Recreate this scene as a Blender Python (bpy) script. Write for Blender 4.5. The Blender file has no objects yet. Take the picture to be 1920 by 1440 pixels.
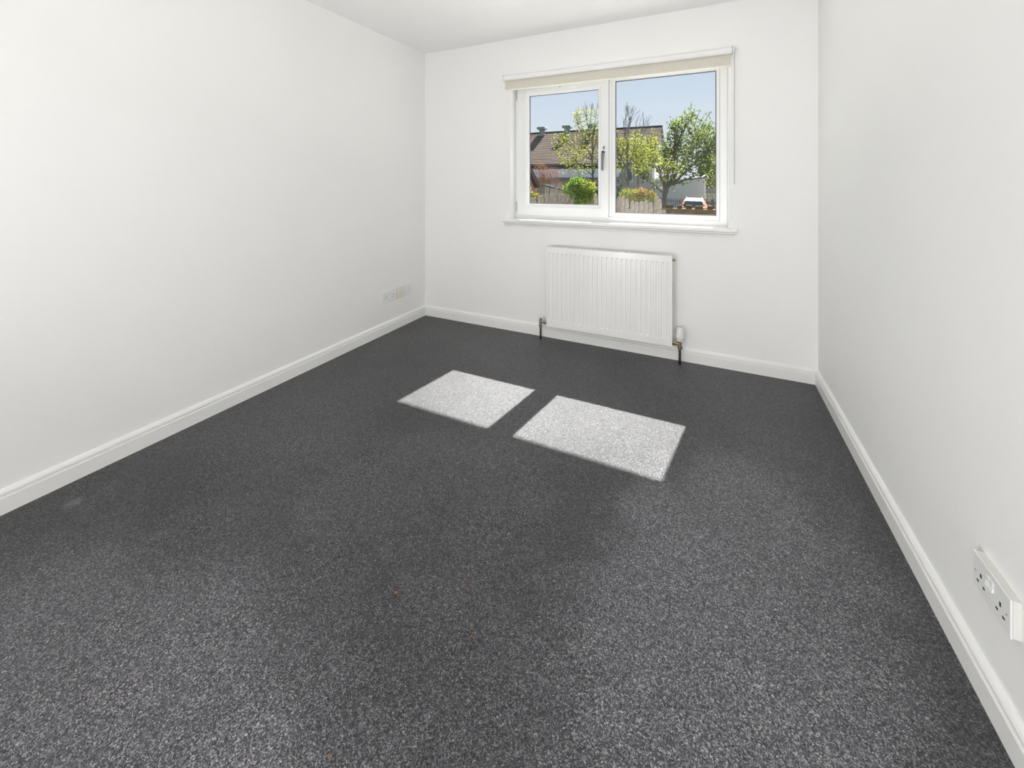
import bpy, bmesh, math, random
from mathutils import Vector, Matrix
random.seed(7)
S = bpy.context.scene
COL = S.collection
PI = math.pi

# ------------------------------------------------------------ camera, light, exposure
cam = bpy.data.objects.new('camera', bpy.data.cameras.new('camera'))
COL.objects.link(cam)
cam.location = (0, 0, 1.2)
cam.rotation_euler = (PI/2, 0, 0.4516)
cam.data.sensor_width = 36
cam.data.lens = 761.24*36/1920
cam.data.shift_y = -(720-340.2)/1920
cam.data.clip_start = 0.02
cam.data.clip_end = 400
S.camera = cam
S.view_settings.view_transform = 'Standard'
S.view_settings.look = 'None'
S.view_settings.exposure = 0.0
S.view_settings.gamma = 1.0
S.view_settings.use_curve_mapping = False
try:
    S.cycles.max_bounces = 14
    S.cycles.diffuse_bounces = 10
    S.cycles.transparent_max_bounces = 16
    S.cycles.sample_clamp_indirect = 12
except Exception:
    pass

W = bpy.data.worlds.new('sky'); S.world = W
W.use_nodes = True
wn = W.node_tree.nodes; wl = W.node_tree.links
wn.clear()
wo = wn.new('ShaderNodeOutputWorld'); bg = wn.new('ShaderNodeBackground')
tc = wn.new('ShaderNodeTexCoord'); sx = wn.new('ShaderNodeSeparateXYZ'); rp = wn.new('ShaderNodeValToRGB')
wl.new(tc.outputs['Generated'], sx.inputs[0]); wl.new(sx.outputs['Z'], rp.inputs[0])
e = rp.color_ramp.elements
e[0].position = 0.0; e[0].color = (0.80, 0.84, 0.90, 1)
e[1].position = 1.0; e[1].color = (0.34, 0.50, 0.80, 1)
m_ = rp.color_ramp.elements.new(0.22); m_.color = (0.64, 0.735, 0.875, 1)
wl.new(rp.outputs[0], bg.inputs[0]); bg.inputs[1].default_value = 1.0
wl.new(bg.outputs[0], wo.inputs[0])

sun = bpy.data.objects.new('sun', bpy.data.lights.new('sun', 'SUN')); COL.objects.link(sun)
sun.data.energy = 59.0
sun.data.angle = math.radians(0.55)
sun.data.color = (1.0, 0.97, 0.93)
sun.rotation_euler = Vector((-0.156, -1.0, -1.181)).to_track_quat('-Z', 'Y').to_euler()
sun.location = (1, 8, 9)

def area(name, loc, rot, sx_, sy_, power, col):
    a = bpy.data.objects.new(name, bpy.data.lights.new(name, 'AREA')); COL.objects.link(a)
    a.data.shape = 'RECTANGLE'; a.data.size = sx_; a.data.size_y = sy_
    a.data.energy = power; a.data.color = col
    a.location = loc; a.rotation_euler = rot
    return a
# low fill light added out of view behind the camera, aimed up at the ceiling
area('rear_fill_low', (-1.3, -0.95, 0.32), Vector((0.56, 0.36, 0.76)).to_track_quat('-Z', 'Y').to_euler(), 0.6, 0.7, 36, (1.0, 0.99, 0.975))
# tall fill light added unseen at the rear right to brighten the walls
area('rear_fill_tall', (0.34, -1.33, 1.02), (PI/2, 0, 0), 0.42, 1.9, 19, (1.0, 0.99, 0.98))

# ------------------------------------------------------------ material helpers
def mat(name, col=(0.8, 0.8, 0.8), rough=0.5, metal=0.0, spec=0.5, var=0.0, scale=8.0, bump=0.0, bscale=60.0, col2=None, trans=0.0):
    m = bpy.data.materials.new(name); m.use_nodes = True
    n = m.node_tree.nodes; l = m.node_tree.links
    b = n['Principled BSDF']
    b.inputs['Roughness'].default_value = rough
    b.inputs['Metallic'].default_value = metal
    b.inputs['Specular IOR Level'].default_value = spec
    c2 = col2 or tuple(c*(1-var) for c in col)
    t = n.new('ShaderNodeTexCoord')
    nz = n.new('ShaderNodeTexNoise'); nz.inputs['Scale'].default_value = scale; nz.inputs['Detail'].default_value = 4
    l.new(t.outputs['Object'], nz.inputs['Vector'])
    r = n.new('ShaderNodeValToRGB')
    r.color_ramp.elements[0].position = 0.35; r.color_ramp.elements[1].position = 0.65
    r.color_ramp.elements[0].color = (*c2, 1); r.color_ramp.elements[1].color = (*col, 1)
    l.new(nz.outputs['Fac'], r.inputs[0]); l.new(r.outputs[0], b.inputs['Base Color'])
    if bump > 0:
        nb = n.new('ShaderNodeTexNoise'); nb.inputs['Scale'].default_value = bscale; nb.inputs['Detail'].default_value = 3
        l.new(t.outputs['Object'], nb.inputs['Vector'])
        bp = n.new('ShaderNodeBump'); bp.inputs['Strength'].default_value = bump; bp.inputs['Distance'].default_value = 0.01
        l.new(nb.outputs['Fac'], bp.inputs['Height']); l.new(bp.outputs[0], b.inputs['Normal'])
    if trans > 0:
        tb = n.new('ShaderNodeBsdfTranslucent'); mx = n.new('ShaderNodeMixShader'); mx.inputs[0].default_value = trans
        l.new(r.outputs[0], tb.inputs['Color'])
        l.new(b.outputs[0], mx.inputs[1]); l.new(tb.outputs[0], mx.inputs[2])
        l.new(mx.outputs[0], n['Material Output'].inputs[0])
    return m

M = {}
M['wall'] = mat('white_wall_paint', (0.865, 0.864, 0.857), 0.62, spec=0.25, var=0.012, scale=1.4, bump=0.05, bscale=45)
M['ceil'] = mat('white_ceiling_paint', (0.885, 0.884, 0.879), 0.8, spec=0.15, var=0.01, scale=1.0, bump=0.04, bscale=40)
M['gloss'] = mat('white_gloss_woodwork', (0.85, 0.849, 0.838), 0.32, spec=0.4, var=0.02, scale=3.0)
M['pvc'] = mat('white_window_plastic', (0.84, 0.845, 0.85), 0.3, spec=0.4, var=0.01)
M['plate'] = mat('white_socket_plastic', (0.80, 0.80, 0.79), 0.3, spec=0.45, var=0.01)
M['cream_plate'] = mat('aged_cream_plastic', (0.78, 0.755, 0.66), 0.35, spec=0.4, var=0.02)
M['pattress'] = mat('back_box_plastic', (0.70, 0.695, 0.665), 0.5, spec=0.4, var=0.02)
M['hole'] = mat('dark_socket_hole', (0.03, 0.03, 0.03), 0.6)
M['radiator'] = mat('white_radiator_enamel', (0.855, 0.856, 0.85), 0.22, spec=0.5, var=0.008)
M['grille_shade'] = mat('grille_shade_grey', (0.28, 0.28, 0.27), 0.6)
M['brass'] = mat('tarnished_brass', (0.42, 0.34, 0.20), 0.35, metal=0.85, var=0.3, scale=60)
M['nickel'] = mat('dull_nickel', (0.45, 0.42, 0.36), 0.35, metal=0.9, var=0.2, scale=60)
M['pipe'] = mat('dark_copper_pipe', (0.10, 0.065, 0.05), 0.45, metal=0.5, var=0.4, scale=40)
M['trv'] = mat('white_valve_plastic', (0.82, 0.82, 0.81), 0.35, spec=0.4, var=0.01)
M['trv_mark'] = mat('grey_valve_print', (0.25, 0.25, 0.26), 0.5)
M['blind'] = mat('cream_blind_fabric', (0.68, 0.65, 0.565), 0.85, spec=0.1, var=0.04, scale=50, bump=0.08, bscale=400)
M['blind_back'] = mat('white_blind_backing', (0.86, 0.86, 0.86), 0.6, spec=0.2, var=0.01)
M['hem'] = mat('pale_blind_hem', (0.86, 0.84, 0.77), 0.6, spec=0.2, var=0.01)
M['bracket'] = mat('grey_plastic', (0.35, 0.35, 0.33), 0.4, var=0.1)
M['cord'] = mat('grey_bead_cord', (0.42, 0.41, 0.38), 0.5, var=0.1)
M['gasket'] = mat('grey_rubber_gasket', (0.12, 0.125, 0.14), 0.7)
M['chrome'] = mat('brushed_chrome', (0.19, 0.195, 0.20), 0.42, metal=0.7, var=0.1)
M['black'] = mat('black_plastic', (0.012, 0.012, 0.012), 0.4)

g = bpy.data.materials.new('window_glass'); g.use_nodes = True
n = g.node_tree.nodes; l = g.node_tree.links; n.clear()
o_ = n.new('ShaderNodeOutputMaterial'); tr = n.new('ShaderNodeBsdfTransparent'); gl = n.new('ShaderNodeBsdfGlossy')
fr = n.new('ShaderNodeFresnel'); fr.inputs['IOR'].default_value = 1.45; mx = n.new('ShaderNodeMixShader')
tr.inputs[0].default_value = (0.97, 0.985, 0.98, 1); gl.inputs['Roughness'].default_value = 0.02
ml = n.new('ShaderNodeMath'); ml.operation = 'MULTIPLY'; ml.inputs[1].default_value = 0.7
l.new(fr.outputs[0], ml.inputs[0]); l.new(ml.outputs[0], mx.inputs[0]); l.new(tr.outputs[0], mx.inputs[1]); l.new(gl.outputs[0], mx.inputs[2]); l.new(mx.outputs[0], o_.inputs[0])
M['glass'] = g

# carpet: speckled charcoal twist pile
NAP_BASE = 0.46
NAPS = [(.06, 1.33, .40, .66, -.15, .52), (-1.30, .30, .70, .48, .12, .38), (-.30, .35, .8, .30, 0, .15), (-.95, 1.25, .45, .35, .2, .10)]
def carpet():
    m = bpy.data.materials.new('charcoal_twist_carpet'); m.use_nodes = True
    n = m.node_tree.nodes; l = m.node_tree.links; b = n['Principled BSDF']
    b.inputs['Roughness'].default_value = 0.36; b.inputs['Specular IOR Level'].default_value = 0.46
    b.inputs['Sheen Weight'].default_value = 0.0
    t = n.new('ShaderNodeTexCoord')
    # wobble the tuft grid
    wz = n.new('ShaderNodeTexNoise'); wz.inputs['Scale'].default_value = 180; wz.inputs['Detail'].default_value = 2
    l.new(t.outputs['Object'], wz.inputs['Vector'])
    vs = n.new('ShaderNodeVectorMath'); vs.operation = 'SCALE'; vs.inputs['Scale'].default_value = 0.012
    l.new(wz.outputs['Color'], vs.inputs[0])
    va = n.new('ShaderNodeVectorMath'); va.operation = 'ADD'
    l.new(t.outputs['Object'], va.inputs[0]); l.new(vs.outputs[0], va.inputs[1])
    vo = n.new('ShaderNodeTexVoronoi'); vo.inputs['Scale'].default_value = 430
    l.new(va.outputs[0], vo.inputs['Vector'])
    sp = n.new('ShaderNodeSeparateColor'); l.new(vo.outputs['Color'], sp.inputs[0])
    r = n.new('ShaderNodeValToRGB'); r.color_ramp.interpolation = 'LINEAR'
    el = r.color_ramp.elements
    el[0].position = 0.0; el[0].color = (0.022, 0.023, 0.026, 1)
    el[1].position = 1.0; el[1].color = (0.54, 0.53, 0.525, 1)
    for p_, c_ in ((0.35, (0.052, 0.054, 0.061)), (0.62, (0.118, 0.118, 0.129)), (0.85, (0.27, 0.267, 0.275))):
        q = el.new(p_); q.color = (*c_, 1)
    l.new(sp.outputs[0], r.inputs[0])
    # slight hue flecks
    hs = n.new('ShaderNodeHueSaturation'); hs.inputs['Saturation'].default_value = 1.0
    tint = n.new('ShaderNodeValToRGB')
    te = tint.color_ramp.elements
    te[0].position = 0; te[0].color = (1.0, 0.93, 0.88, 1); te[1].position = 1; te[1].color = (0.90, 0.96, 1.06, 1)
    l.new(sp.outputs[1], tint.inputs[0])
    mm = n.new('ShaderNodeMix'); mm.data_type = 'RGBA'; mm.blend_type = 'MULTIPLY'; mm.inputs[0].default_value = 1.0
    l.new(r.outputs[0], mm.inputs[6]); l.new(tint.outputs[0], mm.inputs[7])
    # brushed pile: broad patches where the nap lies differently
    nz = n.new('ShaderNodeTexNoise'); nz.inputs['Scale'].default_value = 1.3; nz.inputs['Detail'].default_value = 5; nz.inputs['Roughness'].default_value = 0.55
    l.new(t.outputs['Object'], nz.inputs['Vector'])
    nr = n.new('ShaderNodeMapRange'); nr.inputs[1].default_value = 0.32; nr.inputs[2].default_value = 0.68
    nr.inputs[3].default_value = -0.12; nr.inputs[4].default_value = 0.14
    l.new(nz.outputs['Fac'], nr.inputs[0])
    # areas where the pile was last brushed the other way and reads paler
    nd = n.new('ShaderNodeTexNoise'); nd.inputs['Scale'].default_value = 3.2; nd.inputs['Detail'].default_value = 6; nd.inputs['Roughness'].default_value = 0.65
    l.new(t.outputs['Object'], nd.inputs['Vector'])
    dsub = n.new('ShaderNodeVectorMath'); dsub.operation = 'SUBTRACT'; dsub.inputs[1].default_value = (.5, .5, .5)
    l.new(nd.outputs['Color'], dsub.inputs[0])
    dsc = n.new('ShaderNodeVectorMath'); dsc.operation = 'SCALE'; dsc.inputs['Scale'].default_value = 0.55
    l.new(dsub.outputs[0], dsc.inputs[0])
    dadd = n.new('ShaderNodeVectorMath'); dadd.operation = 'ADD'
    l.new(t.outputs['Object'], dadd.inputs[0]); l.new(dsc.outputs[0], dadd.inputs[1])
    tot = nr.outputs[0]
    def acc(sock, extra):
        a = n.new('ShaderNodeMath'); a.operation = 'ADD'; l.new(sock, a.inputs[0])
        if isinstance(extra, float): a.inputs[1].default_value = extra
        else: l.new(extra, a.inputs[1])
        return a.outputs[0]
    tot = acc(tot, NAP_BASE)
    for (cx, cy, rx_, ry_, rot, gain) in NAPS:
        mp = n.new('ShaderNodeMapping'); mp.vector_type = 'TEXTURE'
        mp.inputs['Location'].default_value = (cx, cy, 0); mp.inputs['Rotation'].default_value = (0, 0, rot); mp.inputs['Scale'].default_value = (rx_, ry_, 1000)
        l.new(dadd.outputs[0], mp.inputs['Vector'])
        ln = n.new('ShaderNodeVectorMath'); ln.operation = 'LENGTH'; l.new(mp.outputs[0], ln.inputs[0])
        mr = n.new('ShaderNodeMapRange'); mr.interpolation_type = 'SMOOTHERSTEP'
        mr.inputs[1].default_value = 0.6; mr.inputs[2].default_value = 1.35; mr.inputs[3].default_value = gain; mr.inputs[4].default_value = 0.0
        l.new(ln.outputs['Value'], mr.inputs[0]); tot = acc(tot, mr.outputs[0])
    m2 = n.new('ShaderNodeVectorMath'); m2.operation = 'SCALE'
    l.new(mm.outputs[2], m2.inputs[0]); l.new(tot, m2.inputs['Scale'])
    # a faint pale smudge near the left wall
    ds = n.new('ShaderNodeVectorMath'); ds.operation = 'DISTANCE'; ds.inputs[1].default_value = (-2.128, 0.655, 0)
    l.new(va.outputs[0], ds.inputs[0])
    dr = n.new('ShaderNodeMapRange'); dr.inputs[1].default_value = 0.0; dr.inputs[2].default_value = 0.035; dr.inputs[3].default_value = 0.3; dr.inputs[4].default_value = 0.0
    l.new(ds.outputs['Value'], dr.inputs[0])
    m3 = n.new('ShaderNodeMix'); m3.data_type = 'RGBA'; m3.inputs[7].default_value = (0.42, 0.42, 0.41, 1)
    l.new(dr.outputs[0], m3.inputs[0]); l.new(m2.outputs[0], m3.inputs[6])
    l.new(m3.outputs[2], b.inputs['Base Color'])
    bp = n.new('ShaderNodeBump'); bp.inputs['Strength'].default_value = 0.45; bp.inputs['Distance'].default_value = 0.003; bp.invert = True
    l.new(vo.outputs['Distance'], bp.inputs['Height']); l.new(bp.outputs[0], b.inputs['Normal'])
    return m
M['carpet'] = carpet()

# outdoors
M['ground'] = mat('garden_ground', (0.05, 0.065, 0.025), 0.95, var=0.5, scale=1.5, bump=0.3, bscale=9)
M['roof'] = mat('brown_roof_tile', (0.105, 0.082, 0.07), 0.95, spec=0.0, scale=0.9, col2=(0.08, 0.066, 0.06))
M['render'] = mat('grey_pink_render', (0.33, 0.315, 0.32), 0.9, spec=0.1, var=0.08, scale=0.6)
M['render2'] = mat('pale_grey_render', (0.40, 0.40, 0.42), 0.9, spec=0.1, var=0.08, scale=0.8)
M['leanroof'] = mat('blue_grey_sheet_roof', (0.030, 0.035, 0.044), 0.95, spec=0.0, var=0.15, scale=0.8)
M['brownwall'] = mat('tan_wall', (0.30, 0.23, 0.18), 0.9, spec=0.1, var=0.2, scale=2)
M['darkgut'] = mat('dark_gutter', (0.03, 0.032, 0.038), 0.5)
M['ventm'] = mat('blue_grey_vent_metal', (0.14, 0.18, 0.21), 0.6, var=0.2, scale=3)
M['darkglass'] = mat('dark_window_pane', (0.05, 0.06, 0.075), 0.15, spec=0.6)
M['winframe'] = mat('far_white_frame', (0.6, 0.6, 0.6), 0.5)
M['timber'] = mat('weathered_fence_timber', (0.15, 0.13, 0.11), 0.9, spec=0.1, scale=9, col2=(0.075, 0.063, 0.052))
M['timber2'] = mat('dark_weathered_timber', (0.12, 0.10, 0.082), 0.9, spec=0.1, scale=14, col2=(0.06, 0.05, 0.042))
M['brownboard'] = mat('brown_far_fence', (0.17, 0.135, 0.11), 0.9, spec=0.1, var=0.3, scale=5)
M['navy'] = mat('navy_palisade_steel', (0.03, 0.045, 0.075), 0.5, var=0.2)
M['hutwood'] = mat('orange_brown_cladding', (0.33, 0.15, 0.075), 0.9, spec=0.15, var=0.3, scale=6)
M['barge'] = mat('dark_bargeboard', (0.009, 0.006, 0.006), 0.95, spec=0.0)
M['stone'] = mat('brown_stone_wall', (0.20, 0.12, 0.075), 0.95, spec=0.0, scale=6, col2=(0.10, 0.07, 0.035), bump=0.5, bscale=20)
M['block'] = mat('mossy_coping_block', (0.085, 0.062, 0.028), 0.95, spec=0.0, scale=7, col2=(0.05, 0.038, 0.012))
M['bark'] = mat('grey_brown_bark', (0.09, 0.08, 0.07), 0.95, spec=0.05, var=0.4, scale=12)
M['twig'] = mat('bare_twig', (0.09, 0.09, 0.10), 0.95, spec=0.05, var=0.2)
def leafmat(name, a, b_, tr_=0.45):
    return mat(name, a, 0.6, spec=0.15, col2=b_, scale=2.2, trans=tr_)
M['leaf_big'] = leafmat('mid_green_leaves', (0.09, 0.115, 0.016), (0.042, 0.066, 0.014))
M['leaf_lime'] = leafmat('lime_leaves', (0.14, 0.15, 0.014), (0.085, 0.098, 0.011), 0.5)
M['leaf_bush'] = leafmat('bright_green_leaves', (0.095, 0.145, 0.006), (0.04, 0.085, 0.006), 0.5)
M['leaf_yel'] = leafmat('yellow_green_leaves', (0.12, 0.12, 0.012), (0.07, 0.085, 0.007), 0.5)
M['leaf_red'] = leafmat('red_tipped_leaves', (0.17, 0.075, 0.026), (0.10, 0.075, 0.014), 0.5)
M['leaf_rust'] = leafmat('rust_leaves', (0.125, 0.050, 0.020), (0.06, 0.024, 0.014), 0.4)
M['leaf_dark'] = leafmat('dark_green_leaves', (0.035, 0.06, 0.02), (0.018, 0.035, 0.014), 0.3)
M['leaf_far'] = leafmat('blue_green_leaves', (0.035, 0.055, 0.035), (0.02, 0.036, 0.028), 0.3)
M['car'] = mat('orange_car_paint', (0.34, 0.125, 0.06), 0.3, spec=0.5, var=0.05)
M['carglass'] = mat('car_window', (0.02, 0.045, 0.075), 0.12, spec=0.6, var=0.2, scale=2)
M['tyre'] = mat('tyre_rubber', (0.02, 0.02, 0.02), 0.8)
M['lamp_red'] = mat('rear_lamp_red', (0.35, 0.03, 0.03), 0.3)
M['plate_yel'] = mat('yellow_plate', (0.35, 0.30, 0.08), 0.5)
M['white_out'] = mat('white_outdoor_paint', (0.55, 0.57, 0.6), 0.6)
M['debris'] = mat('dry_orange_leaf', (0.36, 0.15, 0.05), 0.8, var=0.4, scale=300)

# ------------------------------------------------------------ mesh helpers
def obj(name, bm, m, parent=None, smooth=False, bevel=0, segs=2, loc=None):
    me = bpy.data.meshes.new(name)
    bmesh.ops.recalc_face_normals(bm, faces=bm.faces[:])
    bm.to_mesh(me); bm.free()
    for mm in (m if isinstance(m, (list, tuple)) else [m]): me.materials.append(mm)
    if smooth:
        for p in me.polygons: p.use_smooth = True
    o = bpy.data.objects.new(name, me); COL.objects.link(o)
    if parent is not None: o.parent = parent
    if loc is not None: o.location = loc
    if bevel:
        b = o.modifiers.new('bevel', 'BEVEL'); b.width = bevel; b.segments = segs; b.limit_method = 'ANGLE'; b.angle_limit = 0.6
    return o
def raw(name, verts, faces, m, parent=None, smooth=False):
    me = bpy.data.meshes.new(name); me.from_pydata(verts, [], faces); me.update()
    me.materials.append(m)
    if smooth:
        for p in me.polygons: p.use_smooth = True
    o = bpy.data.objects.new(name, me); COL.objects.link(o)
    if parent is not None: o.parent = parent
    return o
def dupe(o, parent=None, loc=None, rot=None, scale=None):
    c = o.copy(); COL.objects.link(c)
    c.parent = parent if parent is not None else o.parent
    if loc is not None: c.location = loc
    if rot is not None: c.rotation_euler = rot
    if scale is not None: c.scale = scale
    return c
def box(bm, x0, x1, y0, y1, z0, z1):
    v = [bm.verts.new(p) for p in ((x0,y0,z0),(x1,y0,z0),(x1,y1,z0),(x0,y1,z0),(x0,y0,z1),(x1,y0,z1),(x1,y1,z1),(x0,y1,z1))]
    for f in ((0,3,2,1),(4,5,6,7),(0,1,5,4),(1,2,6,5),(2,3,7,6),(3,0,4,7)): bm.faces.new([v[i] for i in f])
def bx(*a):
    bm = bmesh.new(); box(bm, *a); return bm
def ring(bm, x0, x1, z0, z1, w, y0, y1):
    """rectangular frame in the XZ plane; w = (left, right, bottom, top); mitred single shell"""
    wl_, wr, wb, wt = w
    o = [(x0,z0),(x1,z0),(x1,z1),(x0,z1)]; i = [(x0+wl_,z0+wb),(x1-wr,z0+wb),(x1-wr,z1-wt),(x0+wl_,z1-wt)]
    V = {}
    for k,(lst) in enumerate((o,i)):
        for y in (y0,y1): V[k,y] = [bm.verts.new((x,y,z)) for x,z in lst]
    for a in range(4):
        b = (a+1)%4
        bm.faces.new([V[0,y0][a],V[0,y0][b],V[1,y0][b],V[1,y0][a]])
        bm.faces.new([V[0,y1][a],V[1,y1][a],V[1,y1][b],V[0,y1][b]])
        bm.faces.new([V[0,y0][a],V[0,y1][a],V[0,y1][b],V[0,y0][b]])
        bm.faces.new([V[1,y0][a],V[1,y0][b],V[1,y1][b],V[1,y1][a]])
def bead(bm, x0, x1, z0, z1, w, yf, yb):
    """sloping glazing bead: outer edge at yf (towards room), inner edge at yb"""
    o = [(x0,z0),(x1,z0),(x1,z1),(x0,z1)]; i = [(x0+w,z0+w),(x1-w,z0+w),(x1-w,z1-w),(x0+w,z1-w)]
    A = [bm.verts.new((x,yf,z)) for x,z in o]; Bv = [bm.verts.new((x,yf+(yb-yf)*.5,z)) for x,z in i]
    C = [bm.verts.new((x,yb,z)) for x,z in i]; D = [bm.verts.new((x,yb,z)) for x,z in o]
    for a in range(4):
        b = (a+1)%4
        for P,Q in ((A,Bv),(Bv,C),(C,D),(D,A)): bm.faces.new([P[a],P[b],Q[b],Q[a]])
def cyl(bm, p0, p1, r0, r1=None, seg=16, caps=True):
    r1 = r0 if r1 is None else r1
    p0 = Vector(p0); p1 = Vector(p1); d = (p1-p0).normalized()
    u = d.orthogonal().normalized(); w = d.cross(u)
    a = []; b = []
    for k in range(seg):
        t = 2*PI*k/seg; q = u*math.cos(t)+w*math.sin(t)
        a.append(bm.verts.new(p0+q*r0)); b.append(bm.verts.new(p1+q*r1))
    for k in range(seg): bm.faces.new([a[k],a[(k+1)%seg],b[(k+1)%seg],b[k]])
    if caps: bm.faces.new(a[::-1]); bm.faces.new(b)
def lathe(bm, prof, cx, cy, seg=24):
    R = []
    for r, z in prof:
        R.append([bm.verts.new((cx+r*math.cos(2*PI*k/seg), cy+r*math.sin(2*PI*k/seg), z)) for k in range(seg)])
    for i in range(len(R)-1):
        for k in range(seg): bm.faces.new([R[i][k],R[i][(k+1)%seg],R[i+1][(k+1)%seg],R[i+1][k]])
    bm.faces.new(R[0][::-1]); bm.faces.new(R[-1])
def empty(name, loc=(0,0,0)):
    o = bpy.data.objects.new(name, None); COL.objects.link(o); o.location = loc; o.empty_display_size = 0.1
    return o
def tag(o, label=None, cat=None, group=None, kind=None):
    if label: o['label'] = label
    if cat: o['category'] = cat
    if group: o['group'] = group
    if kind: o['kind'] = kind
    return o
def struct(o): o['kind'] = 'structure'; return o

# ------------------------------------------------------------ room shell
XL, XR, YB, YR, HC = -2.3039, 0.5816, 2.9527, -1.35, 2.35
T = 0.12; TO = 0.28
struct(obj('floor', bx(XL, XR, YR, YB, -0.08, 0.0), M['carpet']))
struct(obj('ceiling', bx(XL-T, XR+T, YR-T, YB+TO, HC, HC+0.1), M['ceil']))
struct(obj('wall_left', bx(XL-T, XL, YR-T, YB+TO, -0.08, HC), M['wall']))
struct(obj('wall_right', bx(XR, XR+T, YR-T, YB+TO, -0.08, HC), M['wall']))
def holed(x0, x1, z0, z1, y0, y1, hx0, hx1, hz0, hz1):
    bm = bmesh.new()
    xs = [x0,hx0,hx1,x1]; zs = [z0,hz0,hz1,z1]
    for y in (y0,y1):
        for i in range(3):
            for k in range(3):
                if i==1 and k==1: continue
                bm.faces.new([bm.verts.new(p) for p in ((xs[i],y,zs[k]),(xs[i+1],y,zs[k]),(xs[i+1],y,zs[k+1]),(xs[i],y,zs[k+1]))])
    for (a,b_,c,d) in ((x0,x1,z0,z1),(hx0,hx1,hz0,hz1)):
        for p,q in (((a,c),(b_,c)),((b_,c),(b_,d)),((b_,d),(a,d)),((a,d),(a,c))):
            bm.faces.new([bm.verts.new((s[0],y,s[1])) for s,y in ((p,y0),(q,y0),(q,y1),(p,y1))])
    bmesh.ops.remove_doubles(bm, verts=bm.verts[:], dist=1e-5)
    return bm
OX0, OX1, OZ0, OZ1 = -1.447, 0.113, 0.870, 2.02
struct(obj('wall_back', holed(XL, XR, -0.08, HC, YB, YB+TO, OX0, OX1, OZ0, OZ1), M['wall']))
struct(obj('wall_rear', bx(XL, XR, YR-T, YR, -0.08, HC), M['wall']))
# projecting eaves outside, above the window
struct(obj('eaves', bx(-3.5, 1.8, YB+TO, 3.65, 2.272, 2.40), M['render2']))

# skirting boards with moulded top, mitred in the corners
PR = [(0.018,0.0),(0.018,0.0585),(0.0165,0.0615),(0.0125,0.0628),(0.0085,0.0640),(0.0085,0.0672),(0.0148,0.0688),(0.0140,0.075),(0.0100,0.0815),(0.0045,0.0865),(0.0,0.088)]
def skirt(name, f0, f1):
    bm = bmesh.new()
    A = [bm.verts.new(f0(t,z)) for t,z in PR] + [bm.verts.new(f0(0,0))]
    Bv = [bm.verts.new(f1(t,z)) for t,z in PR] + [bm.verts.new(f1(0,0))]
    k = len(A)
    for i in range(k): bm.faces.new([A[i],A[(i+1)%k],Bv[(i+1)%k],Bv[i]])
    bm.faces.new(A); bm.faces.new(Bv[::-1])
    return struct(obj(name, bm, M['gloss']))
skirt('baseboard_left', lambda t,z:(XL+t, YR+t, z), lambda t,z:(XL+t, YB-t, z))
skirt('baseboard_back', lambda t,z:(XL+t, YB-t, z), lambda t,z:(XR-t, YB-t, z))
skirt('baseboard_right', lambda t,z:(XR-t, YB-t, z), lambda t,z:(XR-t, YR+t, z))
skirt('baseboard_rear', lambda t,z:(XR-t, YR+t, z), lambda t,z:(XL+t, YR+t, z))

# ------------------------------------------------------------ window in the back wall
FY = 3.053
w1 = struct(empty('window_1', (0,0,0)))
bm = bmesh.new()
ring(bm, OX0, OX1, 0.895, OZ1, (0.030, 0.048, 0.040, 0.05), FY, FY+0.07)
obj('frame', bm, M['pvc'], w1, bevel=.003)
# opening sash on the left
sash = obj('sash', (lambda b:(ring(b, -1.424, -0.674, 0.926, 1.980, (0.078,0.060,0.072,0.060), FY-0.016, FY+0.05), b)[1])(bmesh.new()), M['pvc'], w1, bevel=.004)
bm = bmesh.new(); bead(bm, -1.346, -0.734, 0.998, 1.920, 0.020, FY-0.0155, FY+0.012); obj('glazing_bead', bm, M['pvc'], sash)
bm = bmesh.new(); ring(bm, -1.3275, -0.7525, 1.0165, 1.9015, (.006,)*4, FY+.0121, FY+.020); obj('gasket', bm, M['gasket'], sash)
obj('glass_pane', bx(-1.327, -0.753, FY+.0215, FY+.0255, 1.017, 1.901), M['glass'], sash)
# mullion and fixed light on the right
obj('mullion', bx(-0.672, -0.651, FY-0.0005, FY+0.07, 0.936, 1.969), M['pvc'], w1, bevel=.003)
fx = obj('fixed_frame', (lambda b:(ring(b, -0.650, 0.064, 0.936, 1.969, (0.004,0.002,0.014,0.004), FY-0.002, FY+0.05), b)[1])(bmesh.new()), M['pvc'], w1, bevel=.0015)
bm = bmesh.new(); bead(bm, -0.646, 0.062, 0.950, 1.965, 0.017, FY-0.002, FY+0.014); obj('glazing_bead', bm, M['pvc'], fx)
bm = bmesh.new(); ring(bm, -0.6295, 0.0455, 0.9665, 1.9485, (.006,)*4, FY+.0141, FY+.022); obj('gasket', bm, M['gasket'], fx)
obj('glass_pane', bx(-0.629, 0.045, FY+.0235, FY+.0275, 0.967, 1.948), M['glass'], fx)
# trickle vent in the head of the sash
tv = obj('trickle_vent', bx(-1.22, -0.86, FY-0.0225, FY-0.0163, 1.936, 1.952), M['pvc'], w1, bevel=.002)
obj('vent_slider', bx(-1.058, -1.050, FY-0.0260, FY-0.0228, 1.940, 1.947), M['bracket'], tv)
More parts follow.
